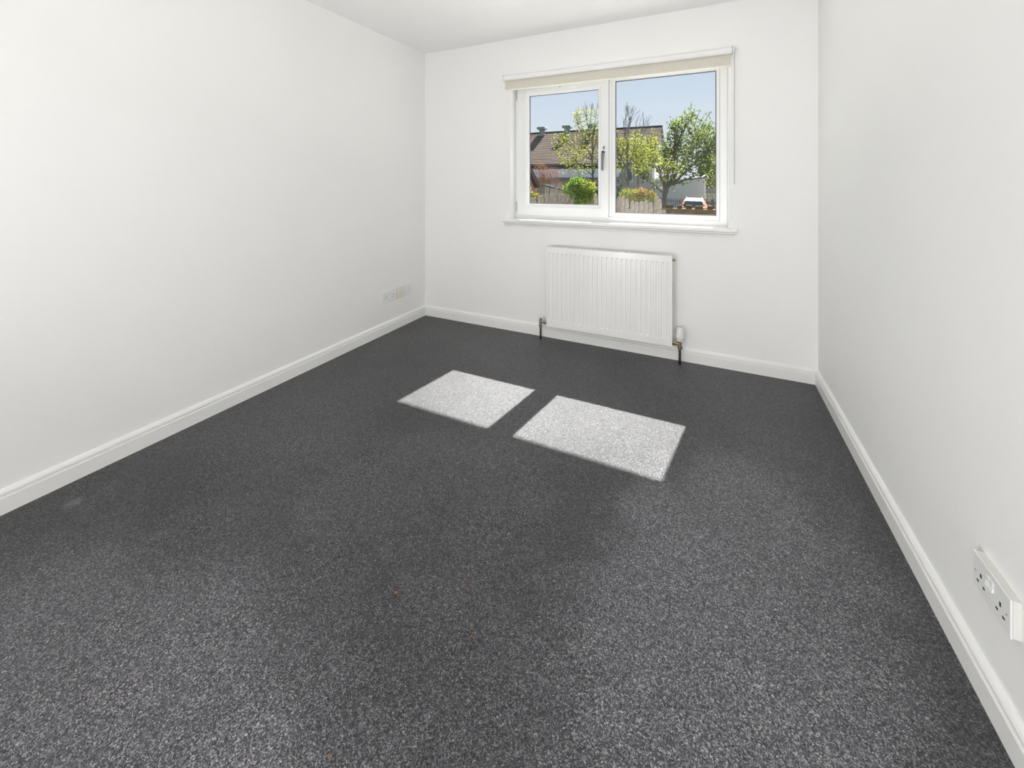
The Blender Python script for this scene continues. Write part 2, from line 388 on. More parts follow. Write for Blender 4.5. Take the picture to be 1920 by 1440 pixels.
# handle on the sash's right stile
hd = obj('handle', bx(-0.7185, -0.6945, FY-0.0245, FY-0.0165, 1.335, 1.470), M['pvc'], w1, bevel=.004, segs=3)
bm = bmesh.new(); cyl(bm, (-0.7065, FY-.025, 1.4175), (-0.7065, FY-.060, 1.4175), .0115, .0105); obj('handle_neck', bm, M['chrome'], hd, smooth=False, bevel=.002)
bm = bmesh.new(); cyl(bm, (-0.7065, FY-.0605, 1.4175), (-0.7065, FY-.064, 1.4175), .0085); obj('lock_button', bm, M['black'], hd)
bm = bmesh.new()
pts = [(-.7065,1.407,.0125),(-.7075,1.385,.0105),(-.7085,1.35,.0085),(-.7095,1.315,.008),(-.710,1.290,.0085),(-.710,1.281,.005)]
prev = None
for (x,z,r) in pts:
    cur = [bm.verts.new((x+sx*r, FY-.060+sy*.006, z)) for sx,sy in ((-1,-1),(1,-1),(1,1),(-1,1))]
    if prev:
        for a in range(4): bm.faces.new([prev[a],prev[(a+1)%4],cur[(a+1)%4],cur[a]])
    else: bm.faces.new(cur)
    prev = cur
bm.faces.new(prev[::-1])
obj('lever', bm, M['chrome'], hd, bevel=.003, segs=3)
obj('escutcheon', bx(-0.7125, -0.7005, FY-0.0275, FY-0.0247, 1.440, 1.463), M['chrome'], hd, bevel=.001)
# friction hinges between sash and reveal
for z0, z1 in ((0.945, 1.045), (1.86, 1.955)):
    h = obj('hinge', bx(-1.4345, -1.4245, FY-0.012, FY-0.0008, z0, z1), M['pvc'], w1, bevel=.002)
    obj('hinge_pin', (lambda b:(cyl(b, (-1.4305, FY-.0155, z0+.01), (-1.4305, FY-.0155, z1-.01), .0028, seg=8), b)[1])(bmesh.new()), M['bracket'], h)
# window board with moulding under the nose
wb = bmesh.new()
prof = [(FY+.03,.872),(FY+.03,.898),(2.925,.898),(2.9195,.8965),(2.918,.893),(2.918,.880),(2.921,.875),(2.930,.872)]
def extrude_x(bm, prof, xa, xb, ins=None):
    A = [bm.verts.new((xa+(ins(y) if ins else 0), y, z)) for y,z in prof]; Bv = [bm.verts.new((xb-(ins(y) if ins else 0), y, z)) for y,z in prof]
    k = len(prof)
    for i in range(k): bm.faces.new([A[i],A[(i+1)%k],Bv[(i+1)%k],Bv[i]])
    bm.faces.new(A); bm.faces.new(Bv[::-1])
# inner strip sits in the opening, front strip with horns runs past it
extrude_x(wb, [(FY+.03,.872),(FY+.03,.898),(YB,.898),(YB,.872)], OX0, OX1)
extrude_x(wb, [(YB,.872),(YB,.898),(2.925,.898),(2.9195,.8965),(2.918,.893),(2.918,.880),(2.921,.875),(2.930,.872)], -1.508, 0.157)
obj('window_sill', wb, M['gloss'], w1)
bm = bmesh.new()
extrude_x(bm, [(YB,.842),(YB,.8718),(2.931,.8718),(2.930,.866),(2.936,.862),(2.940,.856),(2.945,.852),(2.9455,.846),(2.947,.842)], -1.494, 0.143)
obj('sill_moulding', bm, M['gloss'], w1)

# ------------------------------------------------------------ roller blind
rb = tag(empty('roller_blind', (-0.68, 2.92, 2.03)), 'rolled up cream roller blind across the top of the window', 'blind')
bm = bmesh.new(); cyl(bm, (-.806, 0, 0), (.812, 0, 0), .0215, seg=28); obj('fabric_roll', bm, M['blind_back'], rb, smooth=False, bevel=.001)
obj('blind_cloth', bx(-.806, .804, .0165, .0182, -.088, .0), M['blind'], rb)
# cloth hangs from the back of the roll
obj('bottom_hem', bx(-.806, .804, .0125, .0215, -.0965, -.0882), M['hem'], rb, bevel=.002)
for x in (-.8105, .8135):
    bm = bmesh.new(); box(bm, x-.0018, x+.0018, -.019, .0325, -.019, .024); obj('bracket', bm, M['bracket'] if x > 0 else M['pvc'], rb, bevel=.0015)
bm = bmesh.new(); cyl(bm, (.8155, 0, 0), (.8245, 0, 0), .017, seg=20); obj('chain_wheel', bm, M['pvc'], rb)
# bead chain: two strands joined at the foot
bm = bmesh.new()
cx_ = .825
for yy in (-.0145, .0145): cyl(bm, (cx_, yy, .012), (cx_, yy, -.835), .0011, seg=6)
for k in range(8):
    a0 = PI*k/8; a1 = PI*(k+1)/8
    cyl(bm, (cx_, -.0145*math.cos(a0), -.835-.0145*math.sin(a0)), (cx_, -.0145*math.cos(a1), -.835-.0145*math.sin(a1)), .0011, seg=6)
obj('pull_chain', bm, M['cord'], rb)

# ------------------------------------------------------------ radiator
rd = tag(empty('radiator', (-0.66, 2.90, 0)), 'white ribbed panel radiator on the wall below the window', 'radiator')
RXa, RXb, RZa, RZb = -1.101+.66, -0.219+.66, 0.112, 0.708
RY = 2.863-2.90
bm = bmesh.new()
NP = 26; xs = []; dep = []
pitch = (RXb-RXa-.016)/NP
xs.append(RXa); dep.append(0)
for k in range(NP):
    c = RXa+.008+pitch*(k+.5)
    for dx, d in ((-.0082,0),(-.0052,.0060),(.0052,.0060),(.0082,0)):
        xs.append(c+dx); dep.append(d)
xs.append(RXb); dep.append(0)
zs = [(RZa,0),(RZa+.047,0),(RZa+.054,1),(RZb-.049,1),(RZb-.043,0),(RZb,0)]
V = [[bm.verts.new((x, RY+d*f, z)) for x,d in zip(xs,dep)] for z,f in zs]
for i in range(len(zs)-1):
    for k in range(len(xs)-1): bm.faces.new([V[i][k],V[i][k+1],V[i+1][k+1],V[i+1][k]])
# returns at the edges
Bk = {}
def back(v): 
    if v not in Bk: Bk[v] = bm.verts.new((v.co.x, RY+.010, v.co.z))
    return Bk[v]
for row in (V[0], V[-1]):
    for k in range(len(xs)-1): bm.faces.new([row[k],row[k+1],back(row[k+1]),back(row[k])])
for col in (0,-1):
    for i in range(len(zs)-1): bm.faces.new([V[i][col],V[i+1][col],back(V[i+1][col]),back(V[i][col])])
obj('front_panel', bm, M['radiator'], rd)
# convector fins behind
bm = bmesh.new(); k = 0; x = RXa+.02
while x < RXb-.02:
    box(bm, x, x+.0012, RY+.0105, RY+.044, RZa+.03, RZb-.012); x += .0167
o = obj('convector_fins', bm, M['radiator'], rd); tag(o, kind='stuff')
# top grille: rails and cross bars; a dark sheet paints the shade between them
bm = bmesh.new()
box(bm, RXa, RXb, RY+.0103, RY+.0145, RZb-.008, RZb-.001); box(bm, RXa, RXb, RY+.0405, RY+.0450, RZb-.008, RZb+.0005)
x = RXa
while x < RXb-.004:
    box(bm, x, x+.0042, RY+.0145, RY+.0405, RZb-.006, RZb-.001); x += .00978
o = obj('top_grille', bm, M['radiator'], rd); tag(o, kind='stuff')
obj('grille_shadow_sheet', bx(RXa+.003, RXb-.003, RY+.012, RY+.043, RZb-.0115, RZb-.0095), M['grille_shade'], rd)
for xa in (RXa-.0012, RXb):
    obj('side_cover', bx(xa, xa+.0012, RY+.0005, RY+.047, RZa+.004, RZb+.001), M['radiator'], rd)
obj('wall_bracket', bx(-.25, -.22, RY+.046, .0525, .30, .60), M['radiator'], rd)
obj('wall_bracket', bx(.22, .25, RY+.046, .0525, .30, .60), M['radiator'], rd)
bm = bmesh.new(); cyl(bm, (RXb+.0013, -.008, .678), (RXb+.014, -.008, .678), .0085, seg=6); cyl(bm, (RXb+.0135, -.008, .678), (RXb+.021, -.008, .678), .0045, seg=8)
obj('bleed_valve', bm, M['brass'], rd)
# left lockshield valve and pipe
vx = -1.155+.66; vy = -.018
bm = bmesh.new(); cyl(bm, (vx, vy, .097), (vx, vy, .150), .0105, seg=14); cyl(bm, (vx, vy, .094), (vx, vy, .108), .0150, seg=6)
cyl(bm, (vx, vy, .132), (vx+.030, vy, .132), .0095, seg=14); cyl(bm, (vx+.026, vy, .132), (RXa-.0005, vy, .132), .0155, seg=6); cyl(bm, (vx, vy, .150), (vx, vy, .158), .008, seg=10)
obj('lockshield_valve', bm, M['nickel'], rd, bevel=.001)
bm = bmesh.new(); cyl(bm, (vx, vy, 0), (vx, vy, .0935), .0078, seg=14); obj('pipe', bm, M['pipe'], rd, smooth=True)
# right thermostatic valve
tx = -0.172+.66
bm = bmesh.new(); cyl(bm, (tx, vy, .104), (tx, vy, .150), .0115, seg=14); cyl(bm, (tx, vy, .100), (tx, vy, .116), .0165, seg=6)
cyl(bm, (tx, vy, .132), (tx-.024, vy, .132), .0105, seg=14); cyl(bm, (tx-.020, vy, .132), (RXb+.0015, vy, .132), .0165, seg=6)
obj('valve_body', bm, M['brass'], rd, bevel=.001)
bm = bmesh.new(); lathe(bm, [(.014,.1505),(.0205,.153),(.0205,.160),(.0195,.161),(.0235,.166),(.0245,.180),(.0240,.200),(.0215,.213),(.0215,.216),(.0195,.229),(.016,.236),(.008,.238)], tx, vy, 28)
th = obj('thermostat_head', bm, M['trv'], rd, smooth=True)
bm = bmesh.new()
for k in range(16):
    a = 2*PI*k/16; c_, s_ = math.cos(a), math.sin(a)
    cyl(bm, (tx+.0238*c_, vy+.0238*s_, .184), (tx+.0222*c_, vy+.0222*s_, .206), .0016, seg=5)
obj('grip_ribs', bm, M['trv'], th)
bm = bmesh.new(); box(bm, tx-.0135, tx-.0095, vy-.0232, vy-.0215, .1665, .1705); box(bm, tx+.003, tx+.0125, vy-.0238, vy-.0215, .165, .1672)
obj('dial_mark', bm, M['trv_mark'], th)
bm = bmesh.new(); cyl(bm, (tx, vy, 0), (tx, vy, .0995), .0082, seg=14); obj('pipe', bm, M['pipe'], rd, smooth=True)

# ------------------------------------------------------------ sockets
def pins(parent, S2, cx, cz, prefix=None):
    pass
def socket_holes(parent, P, c, z0):
    """P(u, z, d) -> world position: u runs along the wall, d away from it. One outlet centred at c"""
    def slot(u0,u1,za,zb):
        bm = bmesh.new()
        v = [bm.verts.new(P(u,z,d)) for d in (-.0004,.0004) for u,z in ((u0,za),(u1,za),(u1,zb),(u0,zb))]
        for f in ((0,1,2,3),(7,6,5,4),(0,4,5,1),(1,5,6,2),(2,6,7,3),(3,7,4,0)): bm.faces.new([v[i] for i in f])
        obj('pin_hole', bm, M['hole'], parent)
    slot(c-.0023, c+.0023, z0+.006, z0+.0145)
    slot(c-.0145, c-.0080, z0-.0105, z0-.0065)
    slot(c+.0080, c+.0145, z0-.0105, z0-.0065)
def disc(parent, P, u, z, r, name, m):
    bm = bmesh.new()
    a = [bm.verts.new(P(u+r*math.cos(t), z+r*math.sin(t), -.0003)) for t in [2*PI*k/12 for k in range(12)]]
    b = [bm.verts.new(P(u+r*math.cos(t), z+r*math.sin(t), .0006)) for t in [2*PI*k/12 for k in range(12)]]
    bm.faces.new(a); bm.faces.new(b[::-1])
    for k in range(12): bm.faces.new([a[k],a[(k+1)%12],b[(k+1)%12],b[k]])
    obj(name, bm, m, parent)
def wbox(P, u0,u1,z0,z1,d0,d1):
    bm = bmesh.new()
    v = [bm.verts.new(P(u,z,d)) for d in (d0,d1) for u,z in ((u0,z0),(u1,z0),(u1,z1),(u0,z1))]
    for f in ((0,1,2,3),(7,6,5,4),(0,4,5,1),(1,5,6,2),(2,6,7,3),(3,7,4,0)): bm.faces.new([v[i] for i in f])
    return bm
def rocker(P, parent, c, z0, s=1):
    bm = bmesh.new()
    sec = [(-.0105,-.0003),(-.0105,.0035),(0,.0006),(.0105,.0018),(.0105,-.0003)]
    A = [bm.verts.new(P(c-.0050, z0+z*s, d)) for z,d in sec]; Bv = [bm.verts.new(P(c+.0050, z0+z*s, d)) for z,d in sec]
    k = len(sec)
    for i in range(k): bm.faces.new([A[i],A[(i+1)%k],Bv[(i+1)%k],Bv[i]])
    bm.faces.new(A); bm.faces.new(Bv[::-1])
    obj('rocker_switch', bm, M['pvc'], parent)
# left wall: u = world y, plate plane at XL
def mk_left(y0, y1, z0, z1):
    base = Vector((XL, (y0+y1)/2, (z0+z1)/2))
    def P(u, z, d): return (d+.0095, u, z)
    return base, P
def wall_plate(name, y0, y1, z0, z1, m, label, cat, double=False):
    base, P0 = mk_left(y0, y1, z0, z1); hw = (y1-y0)/2; hh = (z1-z0)/2
    e = tag(empty(name, base), label, cat)
    Pb = lambda u,z,d: (d, u, z)
    obj('face_plate', wbox(Pb, -hw, hw, -hh, hh, 0.0, .009), m, e, bevel=.002, segs=3)
    P = lambda u,z,d: (.0095+d, u, z)
    return e, P, hw, hh
e1, P, hw, hh = wall_plate('wall_socket', 2.419, 2.572, .243, .327, M['plate'], 'white double plug socket low on the left wall', 'socket')
for c in (-.038, .038):
    socket_holes(e1, P, c, -.004)
    rocker(P, e1, c*.38, .024)
for u in (-.060, .060): disc(e1, P, u, 0, .0024, 'screw', M['bracket'])
e2, P, hw, hh = wall_plate('telephone_socket', 2.580, 2.664, .243, .327, M['cream_plate'], 'cream single outlet plate between the double socket and the corner plate', 'socket')
obj('outlet_recess', wbox(P, -.010, .010, -.014, .006, -.0003, .0012), M['pattress'], e2)
for u in (-.030, .030): disc(e2, P, u, 0, .0022, 'screw', M['bracket'])
e3, P, hw, hh = wall_plate('aerial_socket', 2.670, 2.754, .243, .327, M['plate'], 'white single outlet plate nearest the back left corner', 'socket')
disc(e3, P, 0, .004, .0065, 'aerial_port', M['pattress'])
disc(e3, P, 0, .004, .0, 'aerial_pin', M['hole']) if False else None
for u in (-.030, .030): disc(e3, P, u, 0, .0022, 'screw', M['bracket'])

# right wall: surface box with double switched socket
e4 = tag(empty('wall_socket', (XR, 1.2765, .2895)), 'white double switched socket on a surface box on the right wall', 'socket')
Pr = lambda u,z,d: (-d, u, z)
obj('back_box', wbox(Pr, -.0655, .0655, -.0395, .0395, 0, .0145), M['pattress'], e4, bevel=.0015)
obj('face_plate', wbox(Pr, -.0665, .0665, -.0405, .0405, .0148, .0185), M['plate'], e4, bevel=.0012, segs=2)
P = lambda u,z,d: (-(.0190+d), u, z)
for c in (-.0345, .0345): socket_holes(e4, P, c, -.008)
for c in (-.0065, .0075): rocker(P, e4, c, .015)
for u in (-.0555, .0555): disc(e4, P, u, 0, .0019, 'screw', M['bracket'])

# ------------------------------------------------------------ crumbs of dry leaf on the carpet
def bit(x, y, s, rot, label):
    bm = bmesh.new()
    pts = [(-1,-.3,.15),(-.3,-.55,.5),(.6,-.35,.2),(1,.1,.45),(.3,.5,.15),(-.5,.4,.6)]
    c = bm.verts.new((0,0,.9*s*.5)); v = [bm.verts.new((a*s, b*s, h*s)) for a,b,h in pts]
    w = [bm.verts.new((a*s*.9, b*s*.9, h*s-.0012)) for a,b,h in pts]; c2 = bm.verts.new((0,0,.9*s*.5-.0012))
    for i in range(6):
        bm.faces.new([c,v[i],v[(i+1)%6]]); bm.faces.new([c2,w[(i+1)%6],w[i]]); bm.faces.new([v[i],w[i],w[(i+1)%6],v[(i+1)%6]])
    o = obj('leaf_fragment', bm, M['debris'], None, loc=(x,y,.0015)); o.rotation_euler = (0,0,rot)
    tag(o, label, 'leaf fragment', 'dry leaf fragments on the carpet')
FR = [(-0.821, 0.917,.0060,.4,'larger orange dry leaf fragment on the carpet, left of centre'),
      (-0.638, 1.017,.0040,1.2,'ochre dry leaf fragment in the middle of the carpet, right of the orange one'),
      (-0.556, 0.915,.0040,2.0,'reddish dry leaf fragment in the middle of the carpet nearer the camera'),
      (-0.712, 0.595,.0048,2.6,'brown dry leaf fragment at the very front of the carpet')]
for a in FR: bit(*a)

# ============================================================ outdoors
def gz(y):
    P_ = [(3.2,-.35),(9,-.65),(16,-.9),(30,-1.6),(200,-1.6)]
    for (a,za),(b_,zb) in zip(P_,P_[1:]):
        if y <= b_: return za+(zb-za)*(y-a)/(b_-a)
    return -1.6
ys = [3.2328,9,16,30,120]
vs_ = [(x, y, gz(y)) for y in ys for x in (-90, 60)] + [(x, y, -2.2) for y in ys for x in (-90, 60)]
fs = []
for i in range(4):
    a = 2*i; fs.append((a,a+1,a+3,a+2)); b = 10+a; fs.append((b,b+2,b+3,b+1)); fs += [(a,a+2,b+2,b),(a+1,b+1,b+3,a+3)]
fs += [(0,10,11,1),(8,9,19,18)]
struct(raw('ground', vs_, fs, M['ground']))

# unseen pale slab added outside the window to bounce sunlight into the room
M['bounce_slab'] = mat('pale_bounce_surface', (0.56, 0.55, 0.52), 0.9, spec=0.1, var=0.12, scale=3)
pv = [(x, y, gz(y)+dz) for dz in (0.002, 0.03) for y in (YB+TO+.002, 8.7) for x in (-9, 7)]
struct(raw('bounce_slab', pv, [(0,1,3,2),(4,6,7,5),(0,4,5,1),(2,3,7,6),(0,2,6,4),(1,5,7,3)], M['bounce_slab']))

# ---- long tiled house
hs = tag(empty('house', (-20, 42.5, -1.6)), 'long grey rendered house with a brown tiled roof beyond the garden fence', 'house')
def H(*a):  # world box as child of house
    x0,x1,y0,y1,z0,z1 = a; return bx(x0+20,x1+20,y0-42.5,y1-42.5,z0+1.6,z1+1.6)
# walls + gable
bm = bmesh.new()
box(bm, -38+20, -4.87+20, 0, 11.0, 0, 4.7)
obj('walls', bm, M['render'], hs)
for x in (-38+20, -4.87+20):
    s_ = 0.25 if x < 0 else -0.25
    bm = bmesh.new()
    v = [bm.verts.new((x+dx, y, z)) for dx in (0, s_) for y,z in ((0,4.7),(11,4.7),(5.5,8.75))]
    bm.faces.new([v[0],v[1],v[2]]); bm.faces.new([v[5],v[4],v[3]])
    for a,b_ in ((0,1),(1,2),(2,0)): bm.faces.new([v[a],v[b_],v[b_+3],v[a+3]])
    obj('gable', bm, M['render'], hs)
# stepped tile courses, front slope from (42, 3.12) to (48, 7.35)
bm = bmesh.new(); NR = 24
y0,z0,y1,z1 = -.5, 4.72, 5.5, 8.92
for k in range(NR):
    a = k/NR; b_ = (k+1)/NR
    ya, za = y0+(y1-y0)*a, z0+(z1-z0)*a; yb, zb = y0+(y1-y0)*b_, z0+(z1-z0)*b_
    up = .055
    v = [bm.verts.new((x, y, z)) for x in (-38.3+20, -4.65+20) for y,z in ((ya,za),(ya-.02,za+up+.02),(yb,zb+.02),(yb,zb))]
    bm.faces.new(v[0:4]); bm.faces.new(v[7:3:-1])
    for q in range(4): bm.faces.new([v[q],v[(q+1)%4],v[4+(q+1)%4],v[4+q]])
o = obj('roof_tiles', bm, M['roof'], hs); tag(o, kind='stuff')
bm = bmesh.new()
v = [bm.verts.new((x, y, z)) for x in (-38.3+20, -4.65+20) for y,z in ((5.5,8.92),(5.5,8.80),(11.5,4.6),(11.5,4.72))]
bm.faces.new(v[0:4]); bm.faces.new(v[7:3:-1])
for q in range(4): bm.faces.new([v[q],v[(q+1)%4],v[4+(q+1)%4],v[4+q]])
obj('rear_slope', bm, M['roof'], hs)
bm = bmesh.new(); cyl(bm, (-38.3+20, 5.5, 8.93), (-4.65+20, 5.5, 8.93), .13, seg=8); obj('ridge', bm, M['barge'], hs)
obj('gutter', bx(-38+20, -4.7+20, -.62, -.48, 4.58, 4.72), M['darkgut'], hs, bevel=.02)
# ridge vents
for x in (-18.85, -15.55, -12.45, -9.1, -22.2):
    if x == -9.1: continue
    bm = bmesh.new(); box(bm, x+20-.27, x+20+.27, 4.75, 5.3, 8.35, 9.28); cp = obj('vent', bm, M['ventm'], hs)
    obj('vent_cap', bx(x+20-.52, x+20+.52, 4.5, 5.55, 9.29, 9.62), M['ventm'], cp, bevel=.05)
# lean-to along the front with metal roof
bm = bmesh.new()
v = [bm.verts.new((x, y, z)) for x in (-38+20, -7.75+20) for y,z in ((-3.5,3.22),(-.02,4.55),(-.02,4.45),(-3.5,3.12))]
bm.faces.new(v[0:4]); bm.faces.new(v[7:3:-1])
for q in range(4): bm.faces.new([v[q],v[(q+1)%4],v[4+(q+1)%4],v[4+q]])
obj('porch_roof', bm, M['leanroof'], hs)
obj('porch_gutter', bx(-38+20, -7.7+20, -3.64, -3.51, 3.02, 3.18), M['darkgut'], hs, bevel=.02)
obj('porch_wall', bx(-38+20, -9.6+20, -3.0, -.02, 0, 3.1), M['brownwall'], hs)
# windows of the house
def hwin(x0,x1,z0,z1,y=42.5):
    w = bmesh.new(); ring(w, x0+20, x1+20, z0+1.6, z1+1.6, (.06,)*4, y-42.5-.06, y-42.5-.002)
    f = obj('window', w, M['winframe'], hs); obj('pane', bx(x0+20.061, x1+20-.061, y-42.5-.03, y-42.5-.01, z0+1.661, z1+1.6-.061), M['darkglass'], f)
hwin(-7.62, -6.98, 1.24, 2.60); hwin(-8.8, -8.2, 1.05, 1.42); hwin(-6.1, -5.5, 1.4, 2.5)
obj('downpipe', (lambda b:(cyl(b, (-5.02+20, -.10, .3), (-5.02+20, -.10, 4.58), .055, seg=8), b)[1])(bmesh.new()), M['white_out'], hs)
obj('sill', bx(-7.75+20, -6.85+20, -.15, -.002, 2.72, 2.80), M['white_out'], hs)
# lower wing to the right
wg = tag(empty('outbuilding', (-2.6, 43, -1.6)), 'low pale grey flat roofed wing behind the navy palisade fence', 'building')
obj('walls', bx(-2.2, 2.24, -.9, 5.0, 0, 2.92), M['render2'], wg)
obj('roof_slab', bx(-2.2, 2.34, -1.0, 5.1, 2.925, 3.05), M['render2'], wg)
f = obj('window', (lambda b:(ring(b, -2.15, -1.80, 1.93, 2.55, (.05,)*4, -.96, -.902), b)[1])(bmesh.new()), M['winframe'], wg)
obj('pane', bx(-2.099, -1.851, -.94, -.91, 1.981, 2.499), M['darkglass'], f)

# ---- navy palisade fence
pf = tag(empty('palisade_fence', (-1.5, 36, -1.6)), 'navy steel palisade fence across the road behind the orange car', 'fence')
bm = bmesh.new()
v0 = [(-.035,-.01,0),(.035,-.01,0),(.035,-.01,1.36),(0,-.01,1.44),(-.035,-.01,1.36)]
A = [bm.verts.new(p) for p in v0]; Bv = [bm.verts.new((x,y+.02,z)) for x,y,z in v0]
bm.faces.new(A); bm.faces.new(Bv[::-1])
for i in range(5): bm.faces.new([A[i],A[(i+1)%5],Bv[(i+1)%5],Bv[i]])
pl = obj('pale', bm, M['navy'], pf)
pl.location = (-3.3,0,0)
x = -3.3+.155
while x < 4.2: dupe(pl, pf, (x,0,0)); x += .155
for z in (.35, 1.15): obj('rail', bx(-3.4, 4.3, .0105, .05, z, z+.06), M['navy'], pf)
for x in (-3.4, -.65, 1.75, 4.2): obj('post', bx(x-.05, x+.05, .0505, .15, 0, 1.40), M['navy'], pf)

# ---- brown board fence beyond
bf = tag(empty('board_fence', (1.8, 40.0, -1.6)), 'tall brown close boarded fence at the right behind the palisade', 'fence')
bd = obj('board', bx(-.06, .06, 0, .02, 0, 2.25), M['brownboard'], bf); bd.location = (-2.05,0,0)
x = -2.05+.132
while x < 2.4: dupe(bd, bf, (x, random.uniform(-.008,.0), random.uniform(-.02,.02))); x += .132
for z in (.5, 1.8): obj('rail', bx(-2.15, 2.5, .021, .07, z, z+.09), M['brownboard'], bf)

# ---- lamp post
lp = tag(empty('lamp_post', (-.30, 38, -1.6)), 'white post lamp with a domed head beside the brown board fence', 'lamp post')
bm = bmesh.new(); cyl(bm, (0,0,0), (0,0,3.0), .075, .06, seg=10); obj('post', bm, M['white_out'], lp, smooth=False)
bm = bmesh.new(); lathe(bm, [(.10,3.0),(.30,3.03),(.30,3.07),(.26,3.18),(.17,3.29),(.04,3.35)], 0, 0, 16); obj('lamp_head', bm, M['white_out'], lp, smooth=True)

# ---- car seen from behind
car = tag(empty('car', (-.98, 33.2, -1.6)), 'orange estate car with a pale roof parked facing away by the palisade', 'car')
def loft(secs, m, name, parent, smooth=True):
    """secs: (z, half width, y rear, y front, corner radius) rounded rectangles stacked upwards"""
    bm = bmesh.new(); R = []
    for z,w,ya,yb,r in secs:
        pts = []
        for cx,cy,a0 in ((w-r,ya+r,-PI/2),(w-r,yb-r,0),(-w+r,yb-r,PI/2),(-w+r,ya+r,PI)):
            for k in range(5):
                a = a0+PI/2*k/4; pts.append((cx+r*math.cos(a), cy+r*math.sin(a), z))
        R.append([bm.verts.new(p) for p in pts])
    n_ = len(R[0])
    for i in range(len(R)-1):
        for k in range(n_): bm.faces.new([R[i][k],R[i][(k+1)%n_],R[i+1][(k+1)%n_],R[i+1][k]])
    bm.faces.new(R[0][::-1]); bm.faces.new(R[-1])
    return obj(name, bm, m, parent, smooth=False, bevel=.01)
loft([(.28,.80,-2.05,2.05,.15),(.42,.86,-2.12,2.12,.2),(.80,.865,-2.14,2.10,.2),(.98,.85,-2.08,1.95,.2),(1.02,.82,-2.0,1.2,.2),(1.18,.765,-1.90,.85,.2),(1.38,.68,-1.72,.45,.2),(1.50,.61,-1.5,.2,.25)], M['car'], 'body', car)
loft([(1.502,.60,-1.52,.22,.25),(1.545,.57,-1.42,.12,.25),(1.57,.48,-1.2,-.05,.25)], M['white_out'], 'roof', car)
bm = bmesh.new()
q = [(-.62,-1.985,1.06),(.62,-1.985,1.06),(.60,-1.90,1.25),(.545,-1.745,1.42),(-.545,-1.745,1.42),(-.60,-1.90,1.25)]
A = [bm.verts.new((x,y-.035,z)) for x,y,z in q]; Bv = [bm.verts.new((x,y+.02,z)) for x,y,z in q]
bm.faces.new(A); bm.faces.new(Bv[::-1])
for i in range(6): bm.faces.new([A[i],A[(i+1)%6],Bv[(i+1)%6],Bv[i]])
obj('rear_window', bm, M['carglass'], car)
for s_ in (-1, 1):
    obj('tail_lamp', bx(min(s_*.86,s_*.66), max(s_*.86,s_*.66), -2.15, -2.0, .86, 1.02), M['lamp_red'], car, bevel=.02)
    bm = bmesh.new(); cyl(bm, (s_*.52,-1.35,1.625), (s_*.52,.05,1.625), .018, seg=6); box(bm, s_*.52-.015, s_*.52+.015, -1.3,-1.25,1.54,1.625); box(bm, s_*.52-.015, s_*.52+.015, -.05,0,1.54,1.625); obj('roof_rail', bm, M['chrome'], car)
    for yy in (-1.35, 1.35):
        bm = bmesh.new(); cyl(bm, (s_*.70, yy, .33), (s_*.89, yy, .33), .33, seg=20); obj('wheel', bm, M['tyre'], car)
obj('number_plate', bx(-.26, .26, -2.17, -2.145, .72, .83), M['plate_yel'], car)
bm = bmesh.new(); cyl(bm, (0,-1.35,1.56), (0,-1.5,1.72), .012, seg=6); obj('aerial', bm, M['black'], car)
obj('bumper', bx(-.84,.84,-2.22,-2.13,.34,.58), M['black'], car, bevel=.03)

# ---- low stone wall with upstanding blocks
lw = tag(empty('garden_wall', (0.4, 16, gz(16))), 'low brown stone wall with upstanding blocks at the right of the picket fence', 'wall')
obj('wall_body', bx(-1.95, 2.4, -.12, .12, -.1, 1.115), M['stone'], lw, bevel=.02)
for x, w_, h_ in ((-1.72,.24,.135),(-1.36,.15,.12),(-1.05,.20,.13),(-.71,.26,.105),(-.36,.18,.12),(-.04,.2,.125),(.3,.2,.13),(.65,.22,.12),(1.0,.2,.13),(1.4,.2,.12)):
    obj('block', bx(x-w_/2, x+w_/2, -.11, .11, 1.116, 1.116+h_), M['block'], lw, bevel=.015)

# ---- picket fences
def picket_mesh(w, h, top):
    bm = bmesh.new()
    if top == 0: pr = [(-w/2,0),(w/2,0),(w/2,h-.05),(w/4,h-.01),(0,h),(-w/4,h-.01),(-w/2,h-.05)]
    elif top == 1: pr = [(-w/2,0),(w/2,0),(w/2,h-.03),(0,h),(-w/2,h-.045)]
    else: pr = [(-w/2,0),(w/2,0),(w/2,h-.01),(-w/2,h)]
    A = [bm.verts.new((x,-.009,z)) for x,z in pr]; Bv = [bm.verts.new((x,.009,z)) for x,z in pr]
    bm.faces.new(A); bm.faces.new(Bv[::-1]); k = len(pr)
    for i in range(k): bm.faces.new([A[i],A[(i+1)%k],Bv[(i+1)%k],Bv[i]])
    return bm
def lerp(tab, x):
    if x <= tab[0][0]: return tab[0][1]
    for (a,za),(b_,zb) in zip(tab,tab[1:]):
        if x <= b_: return za+(zb-za)*(x-a)/(b_-a)
    return tab[-1][1]
